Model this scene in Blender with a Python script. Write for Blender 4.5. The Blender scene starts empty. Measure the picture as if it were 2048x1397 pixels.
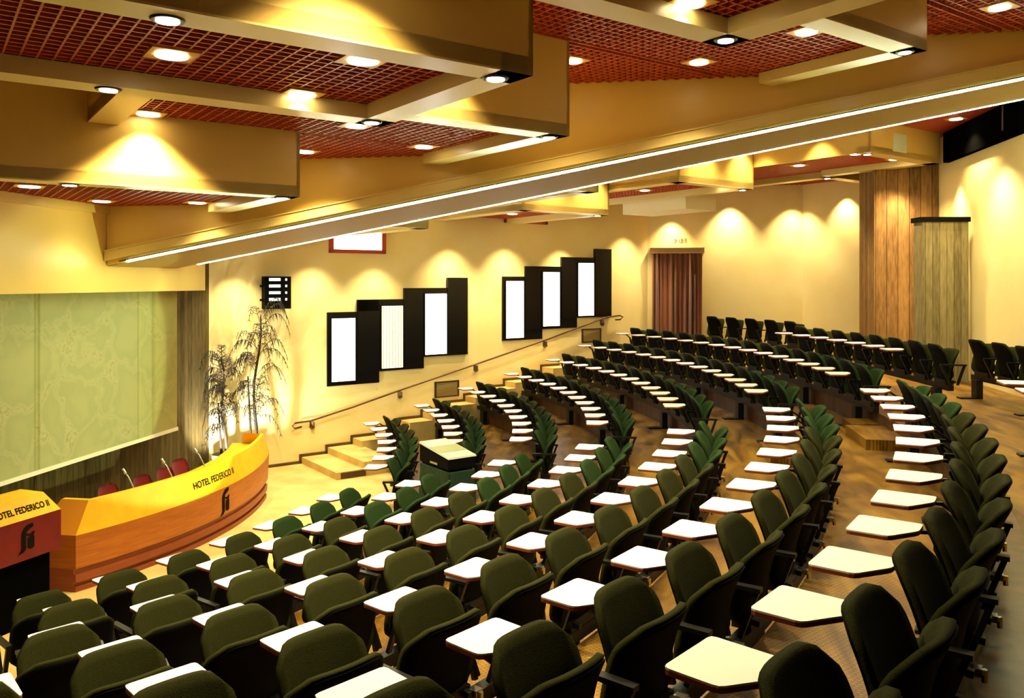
import bpy, bmesh, math, random
from math import sin, cos, pi, radians, sqrt
from mathutils import Vector, Matrix
random.seed(7)
sc = bpy.context.scene
col = sc.collection

# ------------------------------------------------------------------ camera, world, exposure
# world: x = away from the stage along the aisle axis, y = across the hall, z = up, origin = centre of the seat arcs
cam_d = bpy.data.cameras.new('camera'); cam = bpy.data.objects.new('camera', cam_d); col.objects.link(cam)
cam.location = (11.709, -10.280, 3.34)
cam.rotation_euler = (radians(90), 0, radians(9.2))
cam_d.sensor_fit = 'HORIZONTAL'; cam_d.sensor_width = 36.0
cam_d.lens = 36.0 * 1643.0 / 2048.0
cam_d.shift_y = -(698.5 - 564.5) / 2048.0
cam_d.clip_start = 0.05; cam_d.clip_end = 200
sc.camera = cam
w = bpy.data.worlds.new('world'); sc.world = w; w.use_nodes = True
w.node_tree.nodes['Background'].inputs[0].default_value = (1.0, .8, .5, 1)
w.node_tree.nodes['Background'].inputs[1].default_value = 0.0
sc.view_settings.view_transform = 'Standard'
sc.view_settings.look = 'None'
sc.view_settings.exposure = 0.9
sc.view_settings.gamma = 1.0
sc.view_settings.use_curve_mapping = False
try:
    sc.cycles.max_bounces = 6; sc.cycles.diffuse_bounces = 3; sc.cycles.glossy_bounces = 2
    sc.cycles.transmission_bounces = 2; sc.cycles.sample_clamp_indirect = 4.0
except Exception:
    pass

WARM = (1.0, .78, .40)
def spot(loc, target, power, cone=100, blend=.6, colr=WARM, rad=.05):
    l = bpy.data.lights.new('spot_light', 'SPOT'); l.energy = power; l.color = colr
    l.spot_size = radians(cone); l.spot_blend = blend; l.shadow_soft_size = rad
    o = bpy.data.objects.new('spot_light', l); col.objects.link(o)
    o.location = loc
    d = Vector(target) - Vector(loc)
    o.rotation_euler = d.to_track_quat('-Z', 'Y').to_euler()
    return o

# ------------------------------------------------------------------ materials
def mat(name, c, rough=.6, metal=0, spec=.5, emis=None, es=0, sheen=0):
    m = bpy.data.materials.new(name); m.use_nodes = True
    b = m.node_tree.nodes['Principled BSDF']
    b.inputs['Base Color'].default_value = (*c, 1); b.inputs['Roughness'].default_value = rough
    b.inputs['Metallic'].default_value = metal; b.inputs['Specular IOR Level'].default_value = spec
    if emis: b.inputs['Emission Color'].default_value = (*emis, 1); b.inputs['Emission Strength'].default_value = es
    if sheen: b.inputs['Sheen Weight'].default_value = sheen
    return m
def nodes(m): return m.node_tree.nodes, m.node_tree.links, m.node_tree.nodes['Principled BSDF']
def ramp(N, cols):
    r = N.new('ShaderNodeValToRGB'); e = r.color_ramp.elements
    while len(e) > 1: e.remove(e[-1])
    e[0].position = cols[0][0]; e[0].color = (*cols[0][1], 1)
    for p, c in cols[1:]:
        x = e.new(p); x.color = (*c, 1)
    return r
def noisy(m, c1, c2, scale=(6, 6, 6), detail=4, bump=0, lo=.35, hi=.65, coord='Object'):
    N, L, B = nodes(m)
    tc = N.new('ShaderNodeTexCoord'); mp = N.new('ShaderNodeMapping'); nz = N.new('ShaderNodeTexNoise')
    mp.inputs['Scale'].default_value = scale; nz.inputs['Scale'].default_value = 1; nz.inputs['Detail'].default_value = detail
    r = ramp(N, [(lo, c1), (hi, c2)])
    L.new(tc.outputs[coord], mp.inputs[0]); L.new(mp.outputs[0], nz.inputs['Vector'])
    L.new(nz.outputs[0], r.inputs[0]); L.new(r.outputs[0], B.inputs['Base Color'])
    if bump:
        bp = N.new('ShaderNodeBump'); bp.inputs['Strength'].default_value = bump; bp.inputs['Distance'].default_value = .01
        L.new(nz.outputs[0], bp.inputs['Height']); L.new(bp.outputs[0], B.inputs['Normal'])
    return m
M = {}
M['wall'] = noisy(mat('wall_paint', (.8, .65, .3), .75, spec=.2), (.85, .69, .30), (.89, .74, .36), (1.5, 1.5, 1.5), 6)
M['fascia'] = noisy(mat('fascia_lacquer', (.8, .62, .27), .35, spec=.4), (.74, .50, .12), (.78, .54, .14), (1, 1, 1), 3)
M['frame'] = mat('ceiling_frame_trim', (.72, .56, .20), .3, spec=.5)
M['slat'] = mat('red_ceiling_slat', (.52, .075, .022), .4)
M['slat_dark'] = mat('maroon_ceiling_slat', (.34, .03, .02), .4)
M['plenum'] = mat('plenum_maroon', (.07, .006, .01), .9)
M['plain'] = M['fascia']
M['black'] = mat('black_plastic', (.003, .003, .003), .7, spec=.06)
M['black_metal'] = mat('black_metal', (.006, .006, .006), .4, metal=0, spec=.3)
M['matt'] = mat('matt_black', (.002, .002, .002), 1.0, spec=0)
M['chrome'] = mat('chrome', (.7, .7, .68), .25, metal=1)
M['green'] = noisy(mat('olive_green_fabric', (.05, .07, .02), .95, spec=.1), (.014, .016, .003), (.027, .029, .005), (260, 260, 260), 2, bump=.4)
M['green_lit'] = noisy(mat('aisle_lit_green_fabric', (.03, .12, .05), .95, spec=.1), (.011, .027, .007), (.018, .040, .010), (260, 260, 260), 2, bump=.4)  # same fabric, with the girder's greenish light painted into its colour
M['white_lam'] = mat('white_laminate', (.88, .87, .83), .35)
M['edge'] = mat('red_brown_edging', (.24, .045, .02), .5)
M['yellow'] = noisy(mat('yellow_lacquer', (.85, .48, .01), .55, spec=.3), (.78, .42, .006), (.82, .47, .008), (8, 8, 8), 2)
M['orange'] = noisy(mat('orange_brown_wood', (.5, .15, .02), .4), (.36, .095, .010), (.46, .135, .014), (3, 3, 40), 4)
M['redwood'] = noisy(mat('red_wood_plinth', (.34, .07, .02), .45), (.22, .042, .011), (.28, .058, .014), (3, 3, 40), 4)
M['maroon'] = noisy(mat('maroon_lacquer', (.22, .006, .014), .4), (.14, .003, .008), (.17, .004, .010), (6, 6, 6), 2)
M['red_fabric'] = mat('red_fabric', (.35, .006, .012), .85, sheen=.3)
M['ink'] = mat('black_lettering', (.004, .004, .003), .8, spec=.1)
M['bronze'] = mat('bronze_handrail', (.12, .06, .03), .35, metal=.6)
M['darkwood'] = noisy(mat('dark_brown_baseboard', (.09, .04, .012), .5), (.07, .03, .01), (.12, .055, .018), (2, 2, 30), 3)
M['winblack'] = mat('black_window_panel', (.003, .0025, .003), .25, spec=.3)
M['pane'] = mat('daylit_pane', (.9, .9, .9), .3, emis=(.95, .97, 1.0), es=3.2)
M['panecurtain'] = mat('curtained_pane', (.9, .85, .7), .8, emis=(1.0, .93, .78), es=1.5)
M['tube'] = mat('fluorescent_tube', (.9, .9, .8), .4, emis=(.88, 1.0, .62), es=44)
M['lamp'] = mat('lamp_glow', (1, .9, .7), .4, emis=(1.0, .86, .52), es=10)
M['lampw'] = mat('white_lamp_glow', (1, .95, .9), .4, emis=(1.0, .93, .82), es=25)
M['plate'] = mat('lamp_plate', (.60, .30, .05), .4)
M['redframe'] = mat('red_window_frame', (.42, .05, .02), .5)
M['leaf'] = noisy(mat('dark_palm_leaf', (.03, .03, .01), .7), (.006, .007, .004), (.05, .036, .015), (9, 9, 9), 2)
M['bark'] = mat('dark_palm_stem', (.02, .015, .01), .9)
M['pot'] = noisy(mat('grey_planter', (.2, .19, .13), .8), (.14, .13, .09), (.25, .23, .17), (20, 20, 20), 3)
M['greencloth'] = mat('green_cloth', (.0015, .026, .009), .7)
M['projtop'] = mat('grey_projector_top', (.50, .53, .44), .4)
M['projlabel'] = mat('olive_lid_panel', (.30, .32, .17), .5)
M['silver'] = mat('silver_metal', (.65, .65, .62), .3, metal=.9)
M['vent'] = mat('vent_metal', (.42, .30, .11), .5)
M['paleg'] = mat('pale_grille', (.62, .68, .50), .6)
M['ductp'] = mat('duct_cream', (.80, .70, .42), .6)

def weave_floor():
    m = mat('woven_timber_floor', (.3, .2, .06), .45, spec=.35); N, L, B = nodes(m)
    tc = N.new('ShaderNodeTexCoord')
    mp = N.new('ShaderNodeMapping'); mp.inputs['Rotation'].default_value = (0, 0, radians(45)); mp.inputs['Scale'].default_value = (2.2, .6, 1)
    n1 = N.new('ShaderNodeTexNoise'); n1.inputs['Scale'].default_value = 1.7; n1.inputs['Detail'].default_value = 6; n1.inputs['Distortion'].default_value = 1.2
    L.new(tc.outputs['Object'], mp.inputs[0]); L.new(mp.outputs[0], n1.inputs['Vector'])
    r = ramp(N, [(.34, (.10, .045, .006)), (.5, (.26, .135, .013)), (.68, (.42, .25, .03))]); L.new(n1.outputs[0], r.inputs[0])
    ck = N.new('ShaderNodeTexBrick'); ck.inputs['Scale'].default_value = 14; ck.inputs['Mortar Size'].default_value = .09
    ck.inputs['Color1'].default_value = (1, 1, 1, 1); ck.inputs['Color2'].default_value = (.85, .78, .55, 1); ck.inputs['Mortar'].default_value = (.34, .28, .10, 1)
    ck.inputs['Brick Width'].default_value = .5; ck.inputs['Row Height'].default_value = .28
    L.new(tc.outputs['Object'], ck.inputs['Vector'])
    mx = N.new('ShaderNodeMixRGB'); mx.blend_type = 'MULTIPLY'; mx.inputs[0].default_value = .85
    L.new(r.outputs[0], mx.inputs[1]); L.new(ck.outputs[0], mx.inputs[2]); L.new(mx.outputs[0], B.inputs['Base Color'])
    return m
M['floor'] = weave_floor()
def riser_mat():
    m = mat('brown_riser_wood', (.1, .05, .02), .35, spec=.5)
    return noisy(m, (.035, .011, .004), (.11, .042, .012), (7, 7, 1.2), 6, bump=.1)
M['riser'] = riser_mat()
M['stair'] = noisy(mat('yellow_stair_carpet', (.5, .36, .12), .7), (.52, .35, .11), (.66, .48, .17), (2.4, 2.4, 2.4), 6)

def board_mat(name, ax, ay, c1, c2, board=.14):
    m = mat(name, c1, .85, spec=.2); N, L, B = nodes(m)
    tc = N.new('ShaderNodeTexCoord'); dt = N.new('ShaderNodeVectorMath'); dt.operation = 'DOT_PRODUCT'
    dt.inputs[1].default_value = (ax / board, ay / board, 0); L.new(tc.outputs['Object'], dt.inputs[0])
    fl = N.new('ShaderNodeMath'); fl.operation = 'FLOOR'; L.new(dt.outputs['Value'], fl.inputs[0])
    fr = N.new('ShaderNodeMath'); fr.operation = 'FRACT'; L.new(dt.outputs['Value'], fr.inputs[0])
    wn = N.new('ShaderNodeTexWhiteNoise'); wn.noise_dimensions = '1D'; L.new(fl.outputs[0], wn.inputs['W'])
    mp = N.new('ShaderNodeMapping'); mp.inputs['Scale'].default_value = (30, 30, 4); L.new(tc.outputs['Object'], mp.inputs[0])
    nz = N.new('ShaderNodeTexNoise'); nz.inputs['Scale'].default_value = 1; nz.inputs['Detail'].default_value = 6; L.new(mp.outputs[0], nz.inputs['Vector'])
    ad = N.new('ShaderNodeMath'); ad.operation = 'MULTIPLY_ADD'; ad.inputs[1].default_value = .35; L.new(wn.outputs['Value'], ad.inputs[0]); L.new(nz.outputs[0], ad.inputs[2])
    r = ramp(N, [(.35, c1), (.95, c2)]); L.new(ad.outputs[0], r.inputs[0])
    ln = N.new('ShaderNodeMath'); ln.operation = 'GREATER_THAN'; ln.inputs[1].default_value = .07; L.new(fr.outputs[0], ln.inputs[0])
    mr = N.new('ShaderNodeMapRange'); mr.inputs['To Min'].default_value = .35; L.new(ln.outputs[0], mr.inputs['Value'])
    mx = N.new('ShaderNodeMixRGB'); mx.blend_type = 'MULTIPLY'; mx.inputs[0].default_value = 1
    L.new(r.outputs[0], mx.inputs[1]); L.new(mr.outputs[0], mx.inputs[2]); L.new(mx.outputs[0], B.inputs['Base Color'])
    bp = N.new('ShaderNodeBump'); bp.inputs['Strength'].default_value = .5; bp.inputs['Distance'].default_value = .02
    L.new(mr.outputs[0], bp.inputs['Height']); L.new(bp.outputs[0], B.inputs['Normal'])
    return m
M['board_stage'] = board_mat('dark_boarded_wall', 0, 1, (.045, .032, .009), (.12, .088, .026), .11)
M['board_col'] = board_mat('boarded_column', .7, .7, (.12, .06, .02), (.33, .18, .055), .12)
M['board_fin'] = board_mat('boarded_grey_fin', 1, .25, (.13, .10, .038), (.30, .245, .11), .12)

# ------------------------------------------------------------------ mesh helpers
def bm_obj(name, bm, m, parent=None, smooth=False, mats=None):
    me = bpy.data.meshes.new(name); bm.normal_update(); bm.to_mesh(me); bm.free()
    for x in (mats or [m]): me.materials.append(x)
    if smooth:
        for p in me.polygons: p.use_smooth = True
    o = bpy.data.objects.new(name, me); col.objects.link(o)
    if parent: o.parent = parent
    return o
def box(bm, x0, x1, y0, y1, z0, z1, mi=0, mtx=None):
    vs = [bm.verts.new((x, y, z)) for z in (z0, z1) for x, y in ((x0, y0), (x1, y0), (x1, y1), (x0, y1))]
    if mtx:
        for v in vs: v.co = mtx @ v.co
    for f in ((3, 2, 1, 0), (4, 5, 6, 7), (0, 1, 5, 4), (1, 2, 6, 5), (2, 3, 7, 6), (3, 0, 4, 7)):
        fc = bm.faces.new([vs[i] for i in f]); fc.material_index = mi
    return vs
def prism(bm, pts, z0, z1, mi=0, mside=None):
    """pts ccw (x,y); z0,z1 numbers or lists"""
    n = len(pts); Z0 = z0 if isinstance(z0, (list, tuple)) else [z0] * n; Z1 = z1 if isinstance(z1, (list, tuple)) else [z1] * n
    a = [bm.verts.new((p[0], p[1], z)) for p, z in zip(pts, Z0)]; b = [bm.verts.new((p[0], p[1], z)) for p, z in zip(pts, Z1)]
    f = bm.faces.new(a[::-1]); f.material_index = mi if mside is None else mside
    f = bm.faces.new(b); f.material_index = mi
    for i in range(n):
        j = (i + 1) % n
        f = bm.faces.new((a[i], a[j], b[j], b[i])); f.material_index = mi if mside is None else mside
def hexa(bm, P, mi=0):
    """8 points: bottom 4, top 4"""
    vs = [bm.verts.new(p) for p in P]
    for f in ((3, 2, 1, 0), (4, 5, 6, 7), (0, 1, 5, 4), (1, 2, 6, 5), (2, 3, 7, 6), (3, 0, 4, 7)):
        fc = bm.faces.new([vs[i] for i in f]); fc.material_index = mi
def bar(bm, a, b, wd, ht, up=(0, 0, 1), mi=0):
    a = Vector(a); b = Vector(b); d = (b - a).normalized(); u = Vector(up)
    s = d.cross(u)
    if s.length < 1e-4: s = Vector((1, 0, 0))
    s.normalize(); u = s.cross(d).normalized()
    s *= wd / 2; u *= ht / 2
    hexa(bm, [a - s - u, a + s - u, b + s - u, b - s - u, a - s + u, a + s + u, b + s + u, b - s + u], mi)
def tube(bm, pts, r, n=8, caps=True, r2=None):
    pts = [Vector(p) for p in pts]; rings = []
    for i, p in enumerate(pts):
        d = (pts[min(i + 1, len(pts) - 1)] - pts[max(i - 1, 0)]).normalized()
        a = d.cross(Vector((0, 0, 1)));
        if a.length < 1e-3: a = d.cross(Vector((1, 0, 0)))
        a.normalize(); b = a.cross(d)
        rr = r if r2 is None else r + (r2 - r) * i / (len(pts) - 1)
        rings.append([bm.verts.new(p + rr * (cos(t) * a + sin(t) * b)) for t in [2 * pi * k / n for k in range(n)]])
    for i in range(len(rings) - 1):
        for k in range(n):
            bm.faces.new((rings[i][k], rings[i][(k + 1) % n], rings[i + 1][(k + 1) % n], rings[i + 1][k]))
    if caps:
        bm.faces.new(rings[0][::-1]); bm.faces.new(rings[-1])
def cyl(bm, x, y, z0, z1, r, n=20, r1=None):
    r1 = r if r1 is None else r1
    a = [bm.verts.new((x + r * cos(2 * pi * k / n), y + r * sin(2 * pi * k / n), z0)) for k in range(n)]
    b = [bm.verts.new((x + r1 * cos(2 * pi * k / n), y + r1 * sin(2 * pi * k / n), z1)) for k in range(n)]
    bm.faces.new(a[::-1]); bm.faces.new(b)
    for k in range(n): bm.faces.new((a[k], a[(k + 1) % n], b[(k + 1) % n], b[k]))
def B(): return bmesh.new()
def struct(name, bm, m, mats=None, parent=None):
    o = bm_obj(name, bm, m, parent, mats=mats)
    if parent is None: o['kind'] = 'structure'
    return o
def tag(o, label, cat, group=None):
    o['label'] = label; o['category'] = cat
    if group: o['group'] = group
    return o
def thing(name, label, cat, loc=(0, 0, 0), rz=0, group=None):
    o = bpy.data.objects.new(name, None); col.objects.link(o); o.location = loc; o.rotation_euler = (0, 0, rz); o.empty_display_size = .1
    return tag(o, label, cat, group)
def dup(root, loc, rz, label, group=None):
    r = root.copy(); col.objects.link(r); r.location = loc; r.rotation_euler = (0, 0, rz); r['label'] = label
    if group: r['group'] = group
    for ch in list(root.children):
        c = ch.copy(); col.objects.link(c); c.parent = r
        for g in ch.children:
            d = g.copy(); col.objects.link(d); d.parent = c
    return r

# rotated ceiling/wall frame: a = along towards the near side, b = the other diagonal
def AB(a, b, m=0):
    u = (a + b) / 2; v = (b - a) / 2
    return (u, -v if m else v)
def PQ(p, q): return ((p + q) / 2, (q - p) / 2)     # p = x - y, q = x + y

# ------------------------------------------------------------------ floor and tiers
R0 = 7.37; DR = 1.037; DZ = 0.24
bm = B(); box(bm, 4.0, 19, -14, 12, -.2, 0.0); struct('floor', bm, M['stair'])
def rmin_wall(t):
    c = cos(t) - sin(t)
    return 1.43 / c if c > .03 else 99
def rmax_hall(t):
    r = 17.08 / max(cos(t), .01)
    if sin(t) > .01: r = min(r, 10.34 / sin(t))
    if cos(t) + sin(t) > .01: r = min(r, 25.79 / (cos(t) + sin(t)))
    if sin(t) < 0: r = min(r, -13.5 / sin(t))
    return r
for k in range(1, 8):
    ra = R0 + DR * k; rb = ra + DR + .02 if k < 7 else 60; z1 = DZ * k; z0 = -.02
    bm = B(); prev = None
    N = 150
    for i in range(N + 1):
        t = radians(-62 + 107 * i / N)
        lo = max(ra, rmin_wall(t)); hi = min(rb, rmax_hall(t))
        if lo >= hi: prev = None; continue
        c, s = cos(t), sin(t)
        cur = [bm.verts.new((r * c, r * s, z)) for r, z in ((lo, z0), (lo, z1), (hi, z1))]
        if prev:
            f = bm.faces.new((prev[0], cur[0], cur[1], prev[1])); f.material_index = 1
            f = bm.faces.new((prev[1], cur[1], cur[2], prev[2])); f.material_index = 0
        prev = cur
    for f in bm.faces:
        f.normal_update()
        if f.material_index == 0 and f.normal.z < 0: f.normal_flip()
    struct('floor', bm, None, mats=[M['floor'], M['riser']])
# dark glossy timber border along the front edge of the top tier
bm = B(); prev = None
for i in range(121):
    t = radians(-58 + 92 * i / 120); c, s_ = cos(t), sin(t)
    cur = [bm.verts.new((r * c, r * s_, z)) for r, z in ((R0 + DR * 7 - .006, 1.66), (R0 + DR * 7 - .006, 1.688), (R0 + DR * 7 + .20, 1.688), (R0 + DR * 7 + .20, 1.66))]
    if prev:
        for k in range(4): bm.faces.new((prev[k], cur[k], cur[(k + 1) % 4], prev[(k + 1) % 4]))
    prev = cur
bmesh.ops.recalc_face_normals(bm, faces=bm.faces); struct('trim_3', bm, M['riser'])
# half-height steps in the centre aisle
for k in range(1, 8):
    ra = R0 + DR * k; th = .50 / ra; bm = B(); n = 6
    pts = [((ra - .45) * cos(-th + 2 * th * i / n), (ra - .45) * sin(-th + 2 * th * i / n)) for i in range(n + 1)]
    pts += [((ra + .01) * cos(th - 2 * th * i / n), (ra + .01) * sin(th - 2 * th * i / n)) for i in range(n + 1)]
    prism(bm, pts[::-1] if False else pts[n::-1] + pts[:n:-1], DZ * (k - 1) - .01, DZ * k - .12, 0, 1)
    bmesh.ops.recalc_face_normals(bm, faces=bm.faces)
    struct('floor', bm, None, mats=[M['floor'], M['floor']])
# stair along the window wall
bm = B(); q0 = 9.49; dq = .72
for i in range(12):
    p1 = 2.02 if i > 1 else 3.66
    qa = q0 + dq * i; qb = q0 + dq * (i + 1) if i != 1 else q0 + dq * 2 + .1
    prism(bm, [PQ(1.40, qa), PQ(p1, qa), PQ(p1, qb), PQ(1.40, qb)], -.01, .12 * (i + 1), 0)
bmesh.ops.recalc_face_normals(bm, faces=bm.faces)
struct('floor', bm, M['stair'])
bm = B()    # dark grille let into the end of the first step
prism(bm, [PQ(3.66, 9.60), PQ(3.675, 9.60), PQ(3.675, 10.25), PQ(3.66, 10.25)], .01, .105)
for i in range(9):
    q = 9.63 + i * .07
    prism(bm, [PQ(3.675, q), PQ(3.685, q), PQ(3.685, q + .02), PQ(3.675, q + .02)], .015, .10)
bmesh.ops.recalc_face_normals(bm, faces=bm.faces)
tag(bm_obj('step_grille', bm, M['darkwood']), 'dark oblong grille in the end of the lowest wall-side step', 'grille')
# stepped baseboard on the window wall
bm = B()
def wallbox(bm, u0, u1, z0, z1, d0, d1, mi=0):
    prism(bm, [(u0 + d0 / sqrt(2), u0 - 1.43 - d0 / sqrt(2)), (u0 + d1 / sqrt(2), u0 - 1.43 - d1 / sqrt(2)),
               (u1 + d1 / sqrt(2), u1 - 1.43 - d1 / sqrt(2)), (u1 + d0 / sqrt(2), u1 - 1.43 - d0 / sqrt(2))], z0, z1, mi)
u = 4.3
wallbox(bm, 4.3, 5.46, 0, .05, 0, .02)
for i in range(12):
    ua = 5.46 + .36 * i
    wallbox(bm, ua - .03, ua + .02, .12 * i, .12 * (i + 1) + .05, 0, .02)
    wallbox(bm, ua, ua + .36, .12 * (i + 1), .12 * (i + 1) + .05, 0, .02)
bmesh.ops.recalc_face_normals(bm, faces=bm.faces)
struct('baseboard_left', bm, M['darkwood'])

# ------------------------------------------------------------------ walls
ZT = 6.7
def wall_seg(name, a, b, m, z0=-.1, z1=ZT, th=.2, flip=1):
    a = Vector((*a, 0)); b = Vector((*b, 0)); d = (b - a).normalized(); n = Vector((-d.y, d.x, 0)) * th * flip
    bm = B(); prism(bm, [a.to_2d(), b.to_2d(), (b + n).to_2d(), (a + n).to_2d()], z0, z1)
    bmesh.ops.recalc_face_normals(bm, faces=bm.faces)
    return struct(name, bm, m)
wall_seg('wall_left', (4.20, 2.77), (11.77, 10.34), M['wall'])
wall_seg('wall_back', (11.77, 10.34), (15.45, 10.34), M['wall'])
wall_seg('wall_back', (15.45, 10.34), (17.2, 8.59), M['wall'])
wall_seg('wall_right', (17.08, 8.8), (17.08, -3.0), M['wall'])
wall_seg('wall_right', (17.08, -3.0), (17.08, -13.5), M['darkwood'])  # unseen stretch, finish darkened to reduce bounced light
wall_seg('wall_front', (4.29, -5), (4.29, 2.9), M['board_stage'])
wall_seg('wall_near', (4.2, -4.8), (12.6, -13.2), M['darkwood'], flip=-1)  # unseen wall; dark finish chosen to cut light bouncing onto the seats
wall_seg('wall_near', (12.4, -13.5), (17.3, -13.5), M['darkwood'], flip=-1)
# valance above the stage opening
bm = B(); box(bm, 4.85, 4.95, -6, 1.58, 3.21, ZT); struct('wall_front', bm, M['fascia'])
# top slab closing the hall
bm = B(); box(bm, 3.9, 19, -14, 12, ZT, ZT + .2); struct('ceiling', bm, M['plenum'])

# ------------------------------------------------------------------ ceiling cells
def clip(poly, f):
    out = []
    for i, p in enumerate(poly):
        q = poly[(i + 1) % len(poly)]; fp, fq = f(p), f(q)
        if fp >= 0: out.append(p)
        if (fp >= 0) != (fq >= 0):
            t = fp / (fp - fq); out.append((p[0] + t * (q[0] - p[0]), p[1] + t * (q[1] - p[1])))
    return out
GAP = 1.6; SP = .125
def bmin(m): return 1.43 if m else .2
def region(a0, a1, b0, b1, z, m, grid=True, pm='plenum'):
    b0 = max(b0, bmin(m))
    poly = [(a0, b0), (a1, b0), (a1, b1), (a0, b1)]
    poly = clip(poly, lambda p: p[0] - p[1] - GAP); poly = clip(poly, lambda p: p[0] + p[1] - 9.9)
    if len(poly) < 3: return
    bm = B(); zz = z + (.16 if grid else 0)
    vs = [bm.verts.new((*AB(a, b, m), zz)) for a, b in poly]; f = bm.faces.new(vs); f.normal_update()
    if f.normal.z > 0: f.normal_flip()
    struct('ceiling', bm, M[pm])
    if not grid: return
    bm = B()
    def slat(pa, pb):
        A = Vector((*AB(*pa, m), z + .022)); Bq = Vector((*AB(*pb, m), z + .022))
        if (A - Bq).length > .03: bar(bm, A, Bq, .012, .044)
    n0 = math.ceil(a0 / SP); a = n0 * SP
    while a < a1:
        lo = max(b0 + .08, 9.9 - a); hi = min(b1 - .08, a - GAP + .1)
        if hi > lo: slat((a, lo), (a, hi))
        a += SP
    b = math.ceil(b0 / SP) * SP
    while b < b1:
        lo = max(a0 + .08, b + GAP - .1, 9.9 - b); hi = a1 - .08
        if hi > lo: slat((lo, b), (hi, b))
        b += SP
    bmesh.ops.recalc_face_normals(bm, faces=bm.faces)
    struct('ceiling', bm, M['slat'])
def qbox(bm, a0, a1, b0, b1, z0, z1, m, mi=0):
    prism(bm, [AB(a0, b0, m), AB(a1, b0, m), AB(a1, b1, m), AB(a0, b1, m)], z0, z1, mi)
FW = .34; FH = .10; TH = .05
def edge_a(a, b0, b1, zf, zt, m, inside=-1, zt2=None, frame=True):
    """fascia on the line a = const; strip lies on the 'inside' side"""
    b0 = max(b0, bmin(m)); b1 = min(b1, a - GAP)
    if b1 <= b0: return
    bm = B(); qbox(bm, min(a, a + inside * TH), max(a, a + inside * TH), b0, b1, zf, zt, m)
    bmesh.ops.recalc_face_normals(bm, faces=bm.faces); struct('ceiling', bm, M['fascia'])
    if frame:
        bm = B(); s = a + inside * FW; b1b = min(b1, s - GAP) if inside < 0 else b1
        if b1b > b0:
            qbox(bm, min(a, s), max(a, s), b0, b1b, zf - .012, zf + FH, m)
            bmesh.ops.recalc_face_normals(bm, faces=bm.faces); struct('trim_1', bm, M['frame'])
def edge_b(b, a0, a1, zf, zt, m, inside=-1, frame=True):
    a0 = max(a0, b + GAP)
    if a1 <= a0: return
    bm = B(); qbox(bm, a0, a1, min(b, b + inside * TH), max(b, b + inside * TH), zf, zt, m)
    bmesh.ops.recalc_face_normals(bm, faces=bm.faces); struct('ceiling', bm, M['fascia'])
    if frame:
        bm = B(); s = b + inside * FW
        qbox(bm, a0, a1, min(b, s), max(b, s), zf - .012, zf + FH, m)
        bmesh.ops.recalc_face_normals(bm, faces=bm.faces); struct('trim_1', bm, M['frame'])
Z = dict(T0=4.30, T1=4.836, Q=4.71, R=5.175, T2=5.627, T3=6.0, V=5.57, W=5.68)
for m in (0, 1):
    region(5, 10.77, 0, 5.81, Z['T0'], m)
    region(10.77, 13.48, 3.1, 8.52, Z['T1'], m); region(7, 10.77, 5.81, 8.52, Z['T1'], m)
    region(10.77, 13.48, 0, 3.1, 5.34, m, grid=False, pm='fascia')
    region(13.48, 16.35, 0, 5.72, Z['Q'], m)
    region(13.48, 16.35, 5.72, 12.31, Z['T2'], m); region(9, 13.48, 8.52, 12.31, Z['T2'], m)
    region(16.35, 19.2, 0, 8.2, Z['R'], m)
    if m == 0:
        region(16.35, 20.5, 8.2, 18.0, Z['T3'], m); region(12, 16.35, 12.31, 18.0, Z['T3'], m)
        region(19.2, 26, 0, 8.2, Z['T3'], m, grid=False)
    else:
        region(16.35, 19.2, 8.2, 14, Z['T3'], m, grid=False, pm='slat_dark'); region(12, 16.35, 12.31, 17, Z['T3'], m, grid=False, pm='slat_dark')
        region(19.2, 22.4, 0, 11.46, Z['V'], m); region(22.4, 26, 0, 8.3, Z['W'], m)
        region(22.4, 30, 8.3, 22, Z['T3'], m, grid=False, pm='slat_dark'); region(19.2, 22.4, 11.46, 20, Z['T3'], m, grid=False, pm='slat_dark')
    # free edges
    edge_a(10.77, 3.1, 5.81, 4.205, 4.90, m); edge_a(10.77, 0, 3.1, 4.205, 5.36, m)
    edge_b(5.81, 7.4, 10.77, 4.205, 4.90, m)
    edge_a(13.48, 5.72, 8.52, 4.74, 5.70, m); edge_a(13.48, 3.1, 5.72, 4.74, 4.9, m)
    edge_b(8.52, 10.1, 13.48, 4.74, 5.70, m); edge_b(3.1, 10.77, 13.48, 4.74, 5.36, m, inside=1)
    edge_a(13.48, 0, 5.72, 4.61, 5.4, m, inside=1)
    edge_b(5.72, 13.48, 16.35, 4.61, 5.70, m)
    edge_a(16.35, 0, 5.72, 4.61, 5.35, m)
    edge_a(16.35, 0, 8.2, 5.075, 5.3, m, inside=1)
    edge_b(8.2, 16.35, 19.2, 5.075, 6.1, m); edge_a(19.2, 0, 8.2, 5.075, 6.1, m)
    edge_a(16.35, 8.2, 12.31, 5.53, 6.1, m); edge_b(12.31, 13.9, 16.35, 5.53, 6.1, m)
edge_a(19.2, 8.2, 11.46, 5.47, 6.1, 1, inside=1, frame=False); edge_b(11.46, 19.2, 22.4, 5.47, 6.1, 1, frame=True)
edge_a(22.4, 8.3, 11.46, 5.47, 6.1, 1); edge_a(22.45, 1.5, 8.3, 5.47, 5.75, 1, inside=1); edge_b(8.3, 22.45, 25.6, 5.47, 6.1, 1)
# closing band between the front cells and the valance
bm = B(); box(bm, 4.95, 5.0, -6, 2.4, 4.2, ZT); struct('ceiling', bm, M['fascia'])
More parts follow.
